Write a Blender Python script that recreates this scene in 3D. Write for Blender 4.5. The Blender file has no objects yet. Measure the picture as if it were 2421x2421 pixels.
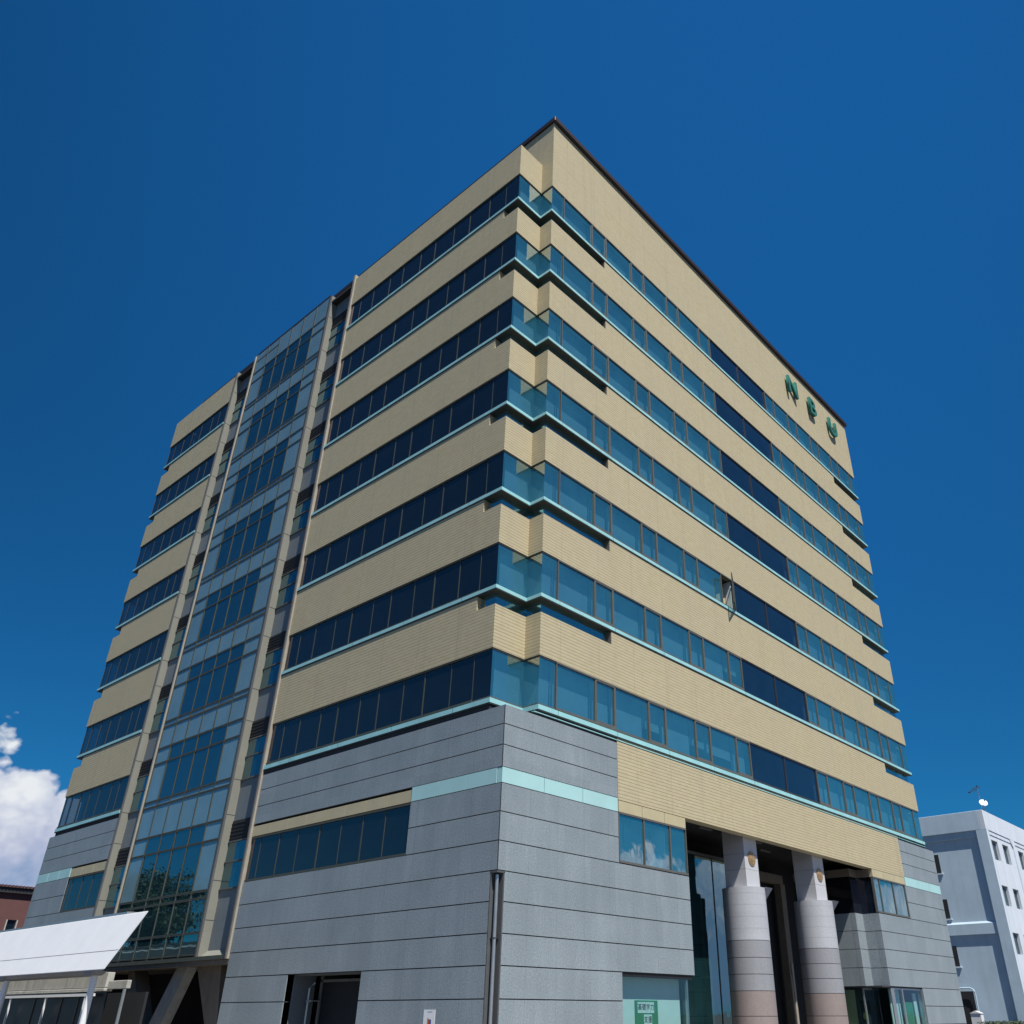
import bpy, bmesh, math, random
from mathutils import Vector, Matrix, noise
random.seed(7)
sc = bpy.context.scene
COL = sc.collection
R = math.radians

# ------------------------------------------------------------------ camera
cam = bpy.data.cameras.new("camera"); camo = bpy.data.objects.new("camera", cam); COL.objects.link(camo)
YAW, PITCH = 0.8652684, 0.5204127
fw = Vector((math.sin(YAW)*math.cos(PITCH), math.cos(YAW)*math.cos(PITCH), math.sin(PITCH)))
rt = Vector((math.cos(YAW), -math.sin(YAW), 0)); up = rt.cross(fw)
M = Matrix((rt, up, -fw)).transposed().to_4x4(); M.translation = Vector((-17.78629, -18.34126, 1.6))
camo.matrix_world = M
cam.sensor_width = 36; cam.lens = 36*1979.92/2421
cam.shift_x = -(1377.77-1210.5)/2421; cam.shift_y = (1262.18-1210.5)/2421
cam.clip_start = 0.1; cam.clip_end = 5000
sc.camera = camo

# ------------------------------------------------------------------ light
SUN = Vector((-.36, -1, 1.8)).normalized()
EL = math.asin(SUN.z); ROT = math.atan2(SUN.x, SUN.y)
w = bpy.data.worlds.new("World"); sc.world = w; w.use_nodes = True
nt = w.node_tree; N = nt.nodes; LK = nt.links
def nd(t, **k):
    n = N.new(t)
    for a, b in k.items(): setattr(n, a, b)
    return n
def mth(op, a, b=None, c=None, clamp=False):
    n = nd('ShaderNodeMath', operation=op); n.use_clamp = clamp
    for i, v in enumerate((a, b, c)):
        if v is None: continue
        if isinstance(v, (int, float)): n.inputs[i].default_value = v
        else: LK.new(v, n.inputs[i])
    return n.outputs[0]
sky = nd('ShaderNodeTexSky', sky_type='NISHITA'); sky.sun_disc = False
sky.sun_elevation = EL; sky.sun_rotation = ROT; sky.air_density = 1.0; sky.dust_density = 0.0; sky.ozone_density = 4.0
tint = nd('ShaderNodeMix', data_type='RGBA', blend_type='MULTIPLY'); tint.inputs[0].default_value = 1
tint.inputs[7].default_value = (.10, .64, 1.0, 1)   # slide film
tc = nd('ShaderNodeTexCoord')
# skylight is polarised; the filter on the lens darkens one side of it
sd = nd('ShaderNodeVectorMath', operation='DOT_PRODUCT'); LK.new(tc.outputs['Generated'], sd.inputs[0]); sd.inputs[1].default_value = (.99, .66, 1.66)
pol = mth('SMOOTH_MIN', mth('SMOOTH_MAX', mth('ADD', sd.outputs['Value'], -.835), .68, .35), 1.28, .25)
ps = nd('ShaderNodeVectorMath', operation='SCALE'); LK.new(sky.outputs[0], ps.inputs[0]); LK.new(pol, ps.inputs['Scale']); LK.new(ps.outputs[0], tint.inputs[6]); sep = nd('ShaderNodeSeparateXYZ'); LK.new(tc.outputs['Generated'], sep.inputs[0])
def fbm(scale, det, rough, dist=0, off=(0, 0, 0)):
    mp = nd('ShaderNodeMapping'); LK.new(tc.outputs['Generated'], mp.inputs[0]); mp.inputs['Scale'].default_value = (1, 1, 1.5); mp.inputs['Location'].default_value = off
    n = nd('ShaderNodeTexNoise'); LK.new(mp.outputs[0], n.inputs['Vector'])
    n.inputs['Scale'].default_value = scale; n.inputs['Detail'].default_value = det; n.inputs['Roughness'].default_value = rough; n.inputs['Distortion'].default_value = dist
    return n.outputs[0]
# cumulus banks standing low over the horizon; the tall one is in the direction of CD
zen = sep.outputs[2]
CD = Vector((.228, .95, .20)).normalized()
dot = nd('ShaderNodeVectorMath', operation='DOT_PRODUCT'); LK.new(tc.outputs['Generated'], dot.inputs[0]); dot.inputs[1].default_value = CD
near = mth('MULTIPLY', mth('SUBTRACT', dot.outputs['Value'], .93), 1/.06, clamp=True)
def puffs(scale, off):
    mp = nd('ShaderNodeMapping'); LK.new(tc.outputs['Generated'], mp.inputs[0]); mp.inputs['Location'].default_value = off
    wv = nd('ShaderNodeTexNoise'); LK.new(mp.outputs[0], wv.inputs['Vector']); wv.inputs['Scale'].default_value = scale*.8; wv.inputs['Detail'].default_value = 3
    mv = nd('ShaderNodeMix', data_type='RGBA', blend_type='LINEAR_LIGHT'); mv.inputs[0].default_value = .12; LK.new(mp.outputs[0], mv.inputs[6]); LK.new(wv.outputs['Color'], mv.inputs[7])
    v = nd('ShaderNodeTexVoronoi', feature='F1'); LK.new(mv.outputs[2], v.inputs['Vector']); v.inputs['Scale'].default_value = scale
    return v.outputs['Distance']
big = fbm(4.0, 2, .5, 0, (3.1, .7, 2.3)); fine = fbm(26, 6, .6, 0, (1, 2, 3)); p1 = puffs(11, (.2, .4, .1)); p2 = puffs(26, (.9, .1, .5))
lump = mth('ADD', mth('MULTIPLY', mth('SUBTRACT', .42, p1), 1.15), mth('ADD', mth('MULTIPLY', mth('SUBTRACT', .42, p2), .35), mth('MULTIPLY', mth('SUBTRACT', fine, .5), .75)))
topz = mth('ADD', mth('ADD', mth('MULTIPLY', near, .114), .055), mth('ADD', mth('MULTIPLY', mth('MULTIPLY', sep.outputs[1], -1.6, clamp=True), .15), mth('MULTIPLY', mth('MULTIPLY', sep.outputs[0], -2.0, clamp=True), .0)))                     # top of the bank
body = mth('ADD', mth('ADD', mth('MULTIPLY', near, .8), mth('MULTIPLY', mth('SUBTRACT', topz, zen), 15.0)), mth('ADD', mth('MULTIPLY', mth('SUBTRACT', big, .5), .9), lump))
cover = mth('MULTIPLY', mth('MULTIPLY', body, 4.5, clamp=True), mth('MULTIPLY', mth('SUBTRACT', zen, -.02), 30, clamp=True))
shade = mth('ADD', mth('MULTIPLY', lump, .55), mth('ADD', mth('MULTIPLY', mth('SUBTRACT', zen, .13), 4.5), mth('MULTIPLY', mth('SUBTRACT', fbm(9, 4, .6, 0, (7, 3, 2)), .5), 1.2)))
cr = nd('ShaderNodeValToRGB'); LK.new(mth('ADD', shade, .5), cr.inputs[0])
cr.color_ramp.elements[0].position = .10; cr.color_ramp.elements[0].color = (.22, .36, .60, 1)
cr.color_ramp.elements[1].position = .85; cr.color_ramp.elements[1].color = (.92, .96, 1.0, 1)
e = cr.color_ramp.elements.new(.45); e.color = (.50, .56, .76, 1)
bgs = nd('ShaderNodeBackground'); LK.new(tint.outputs[2], bgs.inputs[0]); bgs.inputs[1].default_value = 0.088
bgc = nd('ShaderNodeBackground'); LK.new(cr.outputs[0], bgc.inputs[0]); bgc.inputs[1].default_value = 0.75
mx = nd('ShaderNodeMixShader'); LK.new(cover, mx.inputs[0]); LK.new(bgs.outputs[0], mx.inputs[1]); LK.new(bgc.outputs[0], mx.inputs[2])
LK.new(mx.outputs[0], N['World Output'].inputs[0])
sl = bpy.data.lights.new("sun", 'SUN'); sl.energy = 5.0; sl.angle = R(.53); sl.color = (1, .955, .87)
so = bpy.data.objects.new("sun", sl); COL.objects.link(so); so.rotation_euler = SUN.to_track_quat('Z', 'Y').to_euler()
vs = sc.view_settings; vs.view_transform = 'Standard'; vs.look = 'None'; vs.gamma = 1; vs.exposure = 0.22; vs.use_curve_mapping = False
sc.cycles.max_bounces = 8; sc.cycles.transparent_max_bounces = 12; sc.cycles.caustics_reflective = False; sc.cycles.caustics_refractive = False

# ------------------------------------------------------------------ materials
class Mat:
    def __init__(s, name):
        s.m = bpy.data.materials.new(name); s.m.use_nodes = True; s.nt = s.m.node_tree; s.N = s.nt.nodes; s.L = s.nt.links
        s.b = s.N['Principled BSDF']; s.out = s.N['Material Output']
        g = s.N.new('ShaderNodeNewGeometry'); s.pos = g.outputs['Position']; s.nrm = g.outputs['Normal']
    def n(s, t, **k):
        x = s.N.new(t)
        for a, b in k.items(): setattr(x, a, b)
        return x
    def math(s, op, a, b=None, clamp=False):
        x = s.n('ShaderNodeMath', operation=op); x.use_clamp = clamp
        for i, v in enumerate((a, b)):
            if v is None: continue
            if isinstance(v, (int, float)): x.inputs[i].default_value = v
            else: s.L.new(v, x.inputs[i])
        return x.outputs[0]
    def xyz(s):
        q = s.n('ShaderNodeSeparateXYZ'); s.L.new(s.pos, q.inputs[0]); return q.outputs
    def noise(s, scale, det=3, rough=.6, stretch=(1, 1, 1)):
        mp = s.n('ShaderNodeMapping'); s.L.new(s.pos, mp.inputs[0]); mp.inputs['Scale'].default_value = stretch
        x = s.n('ShaderNodeTexNoise'); s.L.new(mp.outputs[0], x.inputs['Vector']); x.inputs['Scale'].default_value = scale
        x.inputs['Detail'].default_value = det; x.inputs['Roughness'].default_value = rough; return x.outputs[0]
    def mix(s, f, a, b, mode='MIX'):
        x = s.n('ShaderNodeMix', data_type='RGBA', blend_type=mode)
        for sock, v in ((x.inputs[0], f), (x.inputs[6], a), (x.inputs[7], b)):
            if isinstance(v, (int, float)): sock.default_value = v
            elif isinstance(v, tuple): sock.default_value = (*v, 1)
            else: s.L.new(v, sock)
        return x.outputs[2]
    def rng(s, v, a, b, c, d):
        x = s.n('ShaderNodeMapRange'); s.L.new(v, x.inputs[0])
        for i, q in enumerate((a, b, c, d)): x.inputs[i+1].default_value = q
        return x.outputs[0]
    def line(s, v, period, width, off=0.0):          # 1 inside a joint, 0 elsewhere
        a = s.math('FRACT', s.math('DIVIDE', s.math('ADD', v, 1000*period-off), period))
        return s.math('LESS_THAN', a, width/period)
def plain(name, col, rough=.6, metal=0, var=.10, scale=3.0, streak=.0, spec=.5, seam=None):
    m = Mat(name); c = m.mix(m.rng(m.noise(scale, 5), .3, .7, 0, 1), tuple(x*(1-var) for x in col), tuple(min(1, x*(1+var)) for x in col))
    if streak:
        c = m.mix(m.rng(m.noise(2.2, 4, .6, (1, 1, .07)), .48, .75, 0, streak), c, tuple(x*.55 for x in col))
    if seam:
        x, y, z = m.xyz(); c = m.mix(m.math('MULTIPLY', m.line(m.math('ADD', x, y), *seam), .8), c, tuple(a*.2 for a in col))
    m.L.new(c, m.b.inputs['Base Color']); m.b.inputs['Roughness'].default_value = rough; m.b.inputs['Metallic'].default_value = metal
    m.b.inputs['Specular IOR Level'].default_value = spec
    return m.m
def beige_tile():
    m = Mat('beige_tile'); x, y, z = m.xyz()
    hz = m.line(z, .1225, .020, .03)
    u = m.math('ADD', x, y)
    row = m.math('FLOOR', m.math('DIVIDE', z, .1225))
    vt = m.line(m.math('ADD', u, m.math('MULTIPLY', m.math('MODULO', row, 2.0), .12)), .24, .008)
    exp = m.line(u, 2.13, .022, .4)
    wn = m.n('ShaderNodeTexWhiteNoise', noise_dimensions='2D'); cb = m.n('ShaderNodeCombineXYZ')
    m.L.new(m.math('FLOOR', m.math('DIVIDE', u, .24)), cb.inputs[0]); m.L.new(row, cb.inputs[1]); m.L.new(cb.outputs[0], wn.inputs[0])
    base = m.mix(wn.outputs[0], (.515, .444, .28), (.56, .488, .32))
    base = m.mix(m.rng(m.noise(.5, 4, .6), .35, .7, 0, .55), base, (.50, .44, .31))
    base = m.mix(m.rng(m.noise(1.5, 5, .62, (1, 1, .06)), .55, .8, 0, .35), base, (.36, .30, .20))
    c = m.mix(m.math('MULTIPLY', hz, .62), base, (.17, .135, .085)); c = m.mix(m.math('MULTIPLY', vt, .15), c, (.22, .18, .12)); c = m.mix(m.math('MULTIPLY', exp, .7), c, (.34, .30, .22))
    m.L.new(c, m.b.inputs['Base Color']); m.b.inputs['Roughness'].default_value = .62; m.b.inputs['Specular IOR Level'].default_value = .15
    bp = m.n('ShaderNodeBump'); bp.invert = True; bp.inputs['Strength'].default_value = .5; bp.inputs['Distance'].default_value = .01
    m.L.new(hz, bp.inputs['Height']); m.L.new(bp.outputs[0], m.b.inputs['Normal'])
    return m.m
def granite(name, c0, c1, rough=.5, joint=1.27, joff=0.0, spot=.5):
    m = Mat(name); x, y, z = m.xyz(); u = m.math('ADD', x, y)
    sp = m.noise(21, 6, .85); c = m.mix(m.rng(sp, .30, .70, 0, 1), c0, c1)
    c = m.mix(m.rng(m.noise(.55, 4), .35, .7, 0, .25), c, tuple(a*.86 for a in c0))
    c = m.mix(m.rng(m.noise(1.8, 6, .7, (1, 1, .22)), .5, .8, 0, .22), c, tuple(a*1.2 for a in c1))
    # every slab its own tone
    wn = m.n('ShaderNodeTexWhiteNoise', noise_dimensions='2D'); cb = m.n('ShaderNodeCombineXYZ')
    m.L.new(m.math('FLOOR', m.math('DIVIDE', m.math('ADD', u, 100-joff), joint)), cb.inputs[0]); m.L.new(m.math('FLOOR', m.math('DIVIDE', m.math('SUBTRACT', z, .32), .808)), cb.inputs[1]); m.L.new(cb.outputs[0], wn.inputs[0])
    c = m.mix(m.rng(wn.outputs[0], 0, 1, 0, .14), c, tuple(a*.7 for a in c0))
    c = m.mix(m.math('MULTIPLY', m.line(u, joint, .008, joff), .55), c, tuple(a*.45 for a in c0))
    m.L.new(c, m.b.inputs['Base Color']); m.b.inputs['Roughness'].default_value = rough; m.b.inputs['Specular IOR Level'].default_value = .3
    return m.m
def glass(name, tr, gl, refl, rough=.0, wob=.012, body=None, amt=0):
    """coated solar glass: mirror coat over tinted see-through pane"""
    m = Mat(name); m.N.remove(m.b)
    t = m.n('ShaderNodeBsdfTransparent'); t.inputs[0].default_value = (*tr, 1)
    g = m.n('ShaderNodeBsdfGlossy'); g.inputs['Color'].default_value = (*gl, 1); g.inputs['Roughness'].default_value = rough
    lw = m.n('ShaderNodeLayerWeight'); lw.inputs[0].default_value = .5
    f = m.math('ADD', m.math('MULTIPLY', m.math('POWER', lw.outputs['Facing'], 4.0), 1-refl), refl, clamp=True)
    bp = m.n('ShaderNodeBump'); bp.inputs['Strength'].default_value = 1; bp.inputs['Distance'].default_value = wob
    m.L.new(m.noise(.7, 2, .5), bp.inputs['Height']); m.L.new(bp.outputs[0], g.inputs['Normal'])
    x = m.n('ShaderNodeMixShader'); m.L.new(f, x.inputs[0]); m.L.new(t.outputs[0], x.inputs[1]); m.L.new(g.outputs[0], x.inputs[2])
    if body:      # diffuse haze painted into the pane to adjust its brightness
        d = m.n('ShaderNodeBsdfDiffuse'); d.inputs[0].default_value = (*body, 1); y = m.n('ShaderNodeMixShader'); m.L.new(m.rng(m.noise(.9, 4, .6), .3, .7, amt*.75, amt*1.25), y.inputs[0])
        m.L.new(x.outputs[0], y.inputs[1]); m.L.new(d.outputs[0], y.inputs[2]); m.L.new(y.outputs[0], m.out.inputs[0])
    else: m.L.new(x.outputs[0], m.out.inputs[0])
    return m.m
MT = {}
MT['tile'] = beige_tile()
MT['granite'] = granite('grey_granite', (.14, .178, .20), (.43, .485, .52), .5)
MT['granite_light'] = granite('light_granite', (.50, .50, .53), (.66, .66, .69), .55, 9)
MT['granite_shaft'] = granite('shaft_granite', (.37, .38, .415), (.56, .57, .61), .55, 9)
MT['granite_mid'] = granite('mid_granite', (.24, .245, .27), (.38, .385, .41), .5, 9)
MT['granite_pink'] = granite('pink_granite', (.24, .195, .185), (.38, .32, .305), .5, 9)
MT['granite_panel'] = granite('panel_granite', (.135, .16, .18), (.20, .23, .25), .5, 9)
MT['fin'] = granite('fin_stone', (.22, .225, .195), (.30, .30, .265), .55, 9)
MT['joint'] = plain('dark_joint', (.035, .035, .04), .9)
MT['teal'] = plain('teal_aluminium', (.36, .68, .70), .4, 0, .09, 1.2, .25, seam=(3.2, .022, 2.4))
MT['teal_panel'] = plain('pale_teal_panel', (.42, .68, .68), .45, 0, .06, .8)
MT['cream'] = plain('cream_panel', (.52, .45, .28), .5, 0, .07, 1)
MT['ledge_shade'] = plain('shaded_ledge_underside', (.03, .04, .04), .6)  # near-black plate colour; the shade beneath the teal ledge is painted in
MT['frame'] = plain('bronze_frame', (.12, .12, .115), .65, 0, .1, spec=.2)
MT['frame_green'] = plain('grey_green_frame', (.075, .085, .075), .65, 0, .1, spec=.2)  # grey-green finish, darker than the bronze one
MT['roof'] = plain('dark_bronze_cornice', (.035, .022, .022), .5, .2)
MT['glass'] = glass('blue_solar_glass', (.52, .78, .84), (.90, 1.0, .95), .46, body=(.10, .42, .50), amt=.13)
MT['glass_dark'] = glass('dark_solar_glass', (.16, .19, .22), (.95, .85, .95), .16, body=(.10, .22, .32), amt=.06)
MT['glass_side'] = glass('dim_reflection_glass', (.12, .15, .18), (1.0, .80, .78), .12, body=(.05, .065, .095), amt=.15)  # dimmer sky mirrored on the left facade, put into tint and reflectivity
MT['glass_stair'] = glass('stair_solar_glass', (.10, .15, .20), (.60, .85, .90), .24, body=(.10, .30, .38), amt=.08)
MT['glass_panel'] = plain('blue_spandrel_glass', (.16, .28, .34), .06, 0, .12, .6, spec=.9)
MT['glass_clear'] = glass('clear_glass', (.60, .80, .80), (.8, .95, 1.0), .07)
MT['glass_lobby'] = glass('lobby_glass', (.22, .34, .36), (.75, 1.0, 1.0), .34, body=(.08, .28, .32), amt=.08)
MT['dark_glazing'] = plain('dark_glazing', (.014, .015, .018), .35, spec=.15)
MT['interior'] = plain('dark_interior', (.02, .022, .026), .9)
MT['ceiling'] = plain('interior_ceiling', (.10, .11, .12), .8)
MT['blind'] = plain('grey_blind', (.42, .50, .58), .8, 0, .06)
MT['void'] = plain('black_louvre', (.02, .021, .024), .8)
MT['concrete'] = plain('tan_concrete', (.20, .17, .14), .8, 0, .14, 2.5, .4)
MT['concrete_pale'] = plain('weathered_pale_concrete', (.45, .45, .42), .8, 0, .14, 3, .6)
MT['white'] = plain('white_paint', (.80, .81, .83), .45, 0, .03, 1.5, .06)
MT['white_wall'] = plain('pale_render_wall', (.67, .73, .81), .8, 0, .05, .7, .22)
MT['white_wall_shade'] = plain('shade_side_render', (.50, .635, .75), .85, 0, .06, .9, .2)  # darker bluish copy of the render; the side walls' shade is in its colour
MT['maroon'] = plain('maroon_cladding', (.135, .06, .06), .7, 0, .07, 1.2)
MT['soffit'] = plain('grey_soffit', (.22, .22, .24), .7)
MT['letter'] = plain('green_letter', (.035, .165, .14), .65, 0, .1, 2, spec=.2)
MT['steel'] = plain('dull_steel', (.45, .47, .48), .35, .7, .1, 4)
MT['dark_metal'] = plain('dark_metal', (.06, .06, .07), .5, .4)
MT['pipe_channel'] = plain('grey_pipe_channel', (.095, .10, .105), .6)
MT['bronze'] = plain('bronze_medallion', (.42, .27, .13), .45, .3, .2, 9)
MT['green_board'] = plain('green_board', (.06, .27, .15), .7)
MT['paper'] = plain('white_paper', (.78, .80, .78), .8, 0, .03)
MT['ink'] = plain('black_ink', (.02, .02, .025), .7)
MT['red'] = plain('red_print', (.5, .04, .05), .7); MT['blue'] = plain('blue_print', (.05, .08, .35), .7); MT['yellow'] = plain('olive_print', (.30, .33, .05), .7)
MT['red_edge'] = plain('brown_trim', (.15, .125, .115), .5, .2)
MT['trim'] = plain('beige_trim', (.40, .37, .31), .5, .1)

# ------------------------------------------------------------------ mesh helpers
class MB:
    def __init__(s): s.v = []; s.f = []
    def face(s, pts):
        i = len(s.v); s.v += [tuple(p) for p in pts]; s.f.append(tuple(range(i, i+len(pts))))
    def box(s, a, b):
        x0, y0, z0 = (min(a[i], b[i]) for i in range(3)); x1, y1, z1 = (max(a[i], b[i]) for i in range(3))
        s.hexa([(x0, y0, z0), (x1, y0, z0), (x1, y1, z0), (x0, y1, z0)], [(x0, y0, z1), (x1, y0, z1), (x1, y1, z1), (x0, y1, z1)])
    def hexa(s, lo, hi):
        i = len(s.v); n = len(lo); s.v += list(lo)+list(hi)
        s.f.append(tuple(i+k for k in reversed(range(n)))); s.f.append(tuple(i+n+k for k in range(n)))
        for k in range(n): q = (k+1) % n; s.f.append((i+k, i+q, i+n+q, i+n+k))
    def tube(s, pts, r, seg=12):
        rings = []
        for j, p in enumerate(pts):
            p = Vector(p); d = (Vector(pts[min(j+1, len(pts)-1)])-Vector(pts[max(j-1, 0)])).normalized()
            a = d.orthogonal().normalized(); 
            if j and abs(d.z) < .99: pass
            ref = Vector((0, 0, 1)) if abs(d.z) < .9 else Vector((1, 0, 0)); a = d.cross(ref).normalized(); b = d.cross(a)
            rr = r[j] if isinstance(r, (list, tuple)) else r
            rings.append([p+a*rr*math.cos(t*2*math.pi/seg)+b*rr*math.sin(t*2*math.pi/seg) for t in range(seg)])
        i = len(s.v)
        for ring in rings: s.v += [tuple(q) for q in ring]
        for j in range(len(rings)-1):
            for t in range(seg):
                u = (t+1) % seg; s.f.append((i+j*seg+t, i+j*seg+u, i+(j+1)*seg+u, i+(j+1)*seg+t))
        s.f.append(tuple(i+t for t in reversed(range(seg)))); s.f.append(tuple(i+(len(rings)-1)*seg+t for t in range(seg)))
    def strip(s, path, z0, z1, do, di, caps=True):
        """wall of thickness do..di (outward offsets) along a plan polyline; outward = left-hand rule: right of travel"""
        P = [Vector(p) for p in path]; n = len(P); nr = []
        for j in range(n-1):
            d = (P[j+1]-P[j]).normalized(); nr.append(Vector((d.y, -d.x)))
        def off(j, o):
            if j == 0: return P[0]+nr[0]*o
            if j == n-1: return P[-1]+nr[-1]*o
            a, b = nr[j-1], nr[j]; k = 1+a.dot(b); return P[j]+(a+b)*(o/k)
        for j in range(n-1):
            a, b, c, d = off(j, do), off(j+1, do), off(j+1, di), off(j, di)
            i = len(s.v)
            s.v += [(a.x, a.y, z0), (b.x, b.y, z0), (c.x, c.y, z0), (d.x, d.y, z0), (a.x, a.y, z1), (b.x, b.y, z1), (c.x, c.y, z1), (d.x, d.y, z1)]
            s.f += [(i, i+1, i+5, i+4), (i+3, i+7, i+6, i+2), (i, i+3, i+2, i+1), (i+4, i+5, i+6, i+7)]
            if j == 0: s.f.append((i, i+4, i+7, i+3))
            if j == n-2: s.f.append((i+1, i+2, i+6, i+5))
    def build(s, name, mat, parent=None, bevel=0, smooth=False, weld=False):
        me = bpy.data.meshes.new(name); me.from_pydata(s.v, [], s.f); me.update()
        bm = bmesh.new(); bm.from_mesh(me)
        if smooth or weld: bmesh.ops.remove_doubles(bm, verts=bm.verts, dist=1e-4)
        bmesh.ops.recalc_face_normals(bm, faces=bm.faces)
        if bevel:
            bmesh.ops.bevel(bm, geom=[e for e in bm.edges if len(e.link_faces) == 2 and e.calc_face_angle(0) > .5], offset=bevel, segments=1, affect='EDGES')
        bm.to_mesh(me); bm.free()
        mats = mat if isinstance(mat, list) else [mat]
        for q in mats: me.materials.append(MT[q])
        if smooth:
            for p in me.polygons: p.use_smooth = True
            try: me.set_sharp_from_angle(angle=R(35))
            except Exception: pass
        o = bpy.data.objects.new(name, me); COL.objects.link(o); o.parent = parent
        return o
def tag(o, label=None, cat=None, group=None, kind=None):
    for k, v in (('label', label), ('category', cat), ('group', group), ('kind', kind)):
        if v: o[k] = v
    return o
def empty(name, loc=(0, 0, 0), label=None, cat=None, group=None):
    o = bpy.data.objects.new(name, None); COL.objects.link(o); o.location = loc; o.empty_display_size = .3
    return tag(o, label, cat, group)
def part(name, mat, parent, fn, **k):
    m = MB(); fn(m); return m.build(name, mat, parent, **k)
# facade frames: u along the wall, d outward
def FR(u, z, d): return (u, -d, z)
def FL(u, z, d): return (-d, u, z)
def fb(m, F, u0, u1, z0, z1, d0, d1): m.box(F(u0, z0, d0), F(u1, z1, d1))

# ------------------------------------------------------------------ ground
g = MB(); g.face([(-900, -900, 0), (900, -900, 0), (900, 900, 0), (-900, 900, 0)])
MT['ground'] = plain('asphalt_ground', (.085, .085, .085), .9, 0, .2, .6)
tag(g.build('ground', 'ground'), kind='structure')
MT['paving'] = granite('forecourt_paving', (.20, .195, .185), (.27, .26, .245), .8, 1.0)
g = MB(); g.face([(-9, -12, .004), (44, -12, .004), (44, 46, .004), (-9, 46, .004)])
tag(g.build('forecourt', 'paving'), kind='structure')

# ------------------------------------------------------------------ the tower
B = empty('office_building', (0, 0, 0), 'tall tan tiled office block with stripes of blue windows over a grey granite base', 'building')
HEAD = {k: 36.14-4*(k-1) for k in range(1, 8)}
NA, NB, LX, LY = 1.5, .72, 34.87, 34.93       # corner notch, facade ends
H1, H = 38.23, 40.93
# plan path, travelled so that outward is to the right: left facade (from far to near), notch, right facade
A_Y0, A_Y1 = NB, 13.88
B_Y0, B_Y1 = 26.98, LY
pathA = [(0, A_Y1), (0, NB), (NA, NB), (NA, 0), (LX, 0), (LX, .72), (36, .72), (36, 34.2), (LX, 34.2), (LX, LY+.7), (1.0, LY+.7), (1.0, LY), (0, LY), (0, B_Y0)]
T = .30
def seg(path_pts): return path_pts
for k in range(1, 8):
    h = HEAD[k]
    zb = h                                  # spandrel above window k
    zt = HEAD[k-1]-2.42 if k > 1 else H1
    m = MB(); m.strip(pathA, zb, zt, 0, -T)
    if k > 1:                               # raised stretches of the spandrel between the corners
        za = HEAD[k-1]-1.88
        for pth in ([(5.43, 0), (30.8, 0)], [(0, 13.88), (0, 1.65)], [(0, 34.0), (0, B_Y0)]): m.strip(pth, zt, za, 0, -T)
    m.build('spandrel_band', 'tile', B)
# ledges
for k in range(1, 8):
    h = HEAD[k]; z0, z1 = (h-1.83, h-1.70) if k < 7 else (10.24, 10.40)
    for pth in ([(0, 13.9), (0, NB), (NA, NB), (NA, 0), (LX-.05, 0), (LX-.05, .5)], [(0, LY-.05), (0, B_Y0)]):
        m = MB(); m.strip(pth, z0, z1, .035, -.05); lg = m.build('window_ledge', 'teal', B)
        m = MB(); m.strip(pth, z0-.045, z0-.002, .028, -.34); m.build('ledge_underside', 'ledge_shade', lg)
m = MB(); m.strip([(NA-.2, 0), (LX-.05, 0)], 10.105, 10.13, .02, -.1); m.build('drip_edge', 'teal', B)
m = MB(); m.strip([(0, 13.9), (0, NB), (NA, NB), (NA, 0), (LX-.05, 0)], 10.03, 10.19, -.02, -.25); m.strip([(0, LY-.05), (0, B_Y0)], 10.03, 10.19, -.05, -.25); m.build('shadow_gap', 'joint', B)

# floor slabs, dark core, upper block
m = MB()
for k in range(1, 8):
    h = HEAD[k]; m.box((1.9, 1.1, h+.02), (35.4, 34.0, h+.5))
    m.strip([(0, 13.8), (0, NB), (NA, NB), (NA, 0), (LX, 0)], h+.06, h+.46, -.305, -1.7)
    if k > 1: m.box((.35, 1.1, h+.02), (1.9, 13.8, h+.5)); m.box((.35, 27.2, h+.02), (1.9, 34.0, h+.5)); m.box((1.9, .35, h+.02), (34.4, 1.1, h+.5))
m.build('floor_slab', 'ceiling', B)
part('building_core', 'interior', B, lambda m: m.box((4.0, 4.0, .1), (32.5, 31.5, H1)))
m = MB(); m.strip([(NA, LY+.3), (NA, 0), (LX, 0), (LX, LY+.3), (NA, LY+.3)], H1+.010, H, -.002, -T); m.build('upper_parapet', 'tile', B)
part('roof_slab', 'roof', B, lambda m: m.box((NA-.10, -.17, H), (LX+.15, LY+.42, H+.33)), bevel=.03)
part('roof_deck', 'interior', B, lambda m: (m.box((.02, NB+.02, H1-.35), (NA+.6, 34.5, H1-.2))))

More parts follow.
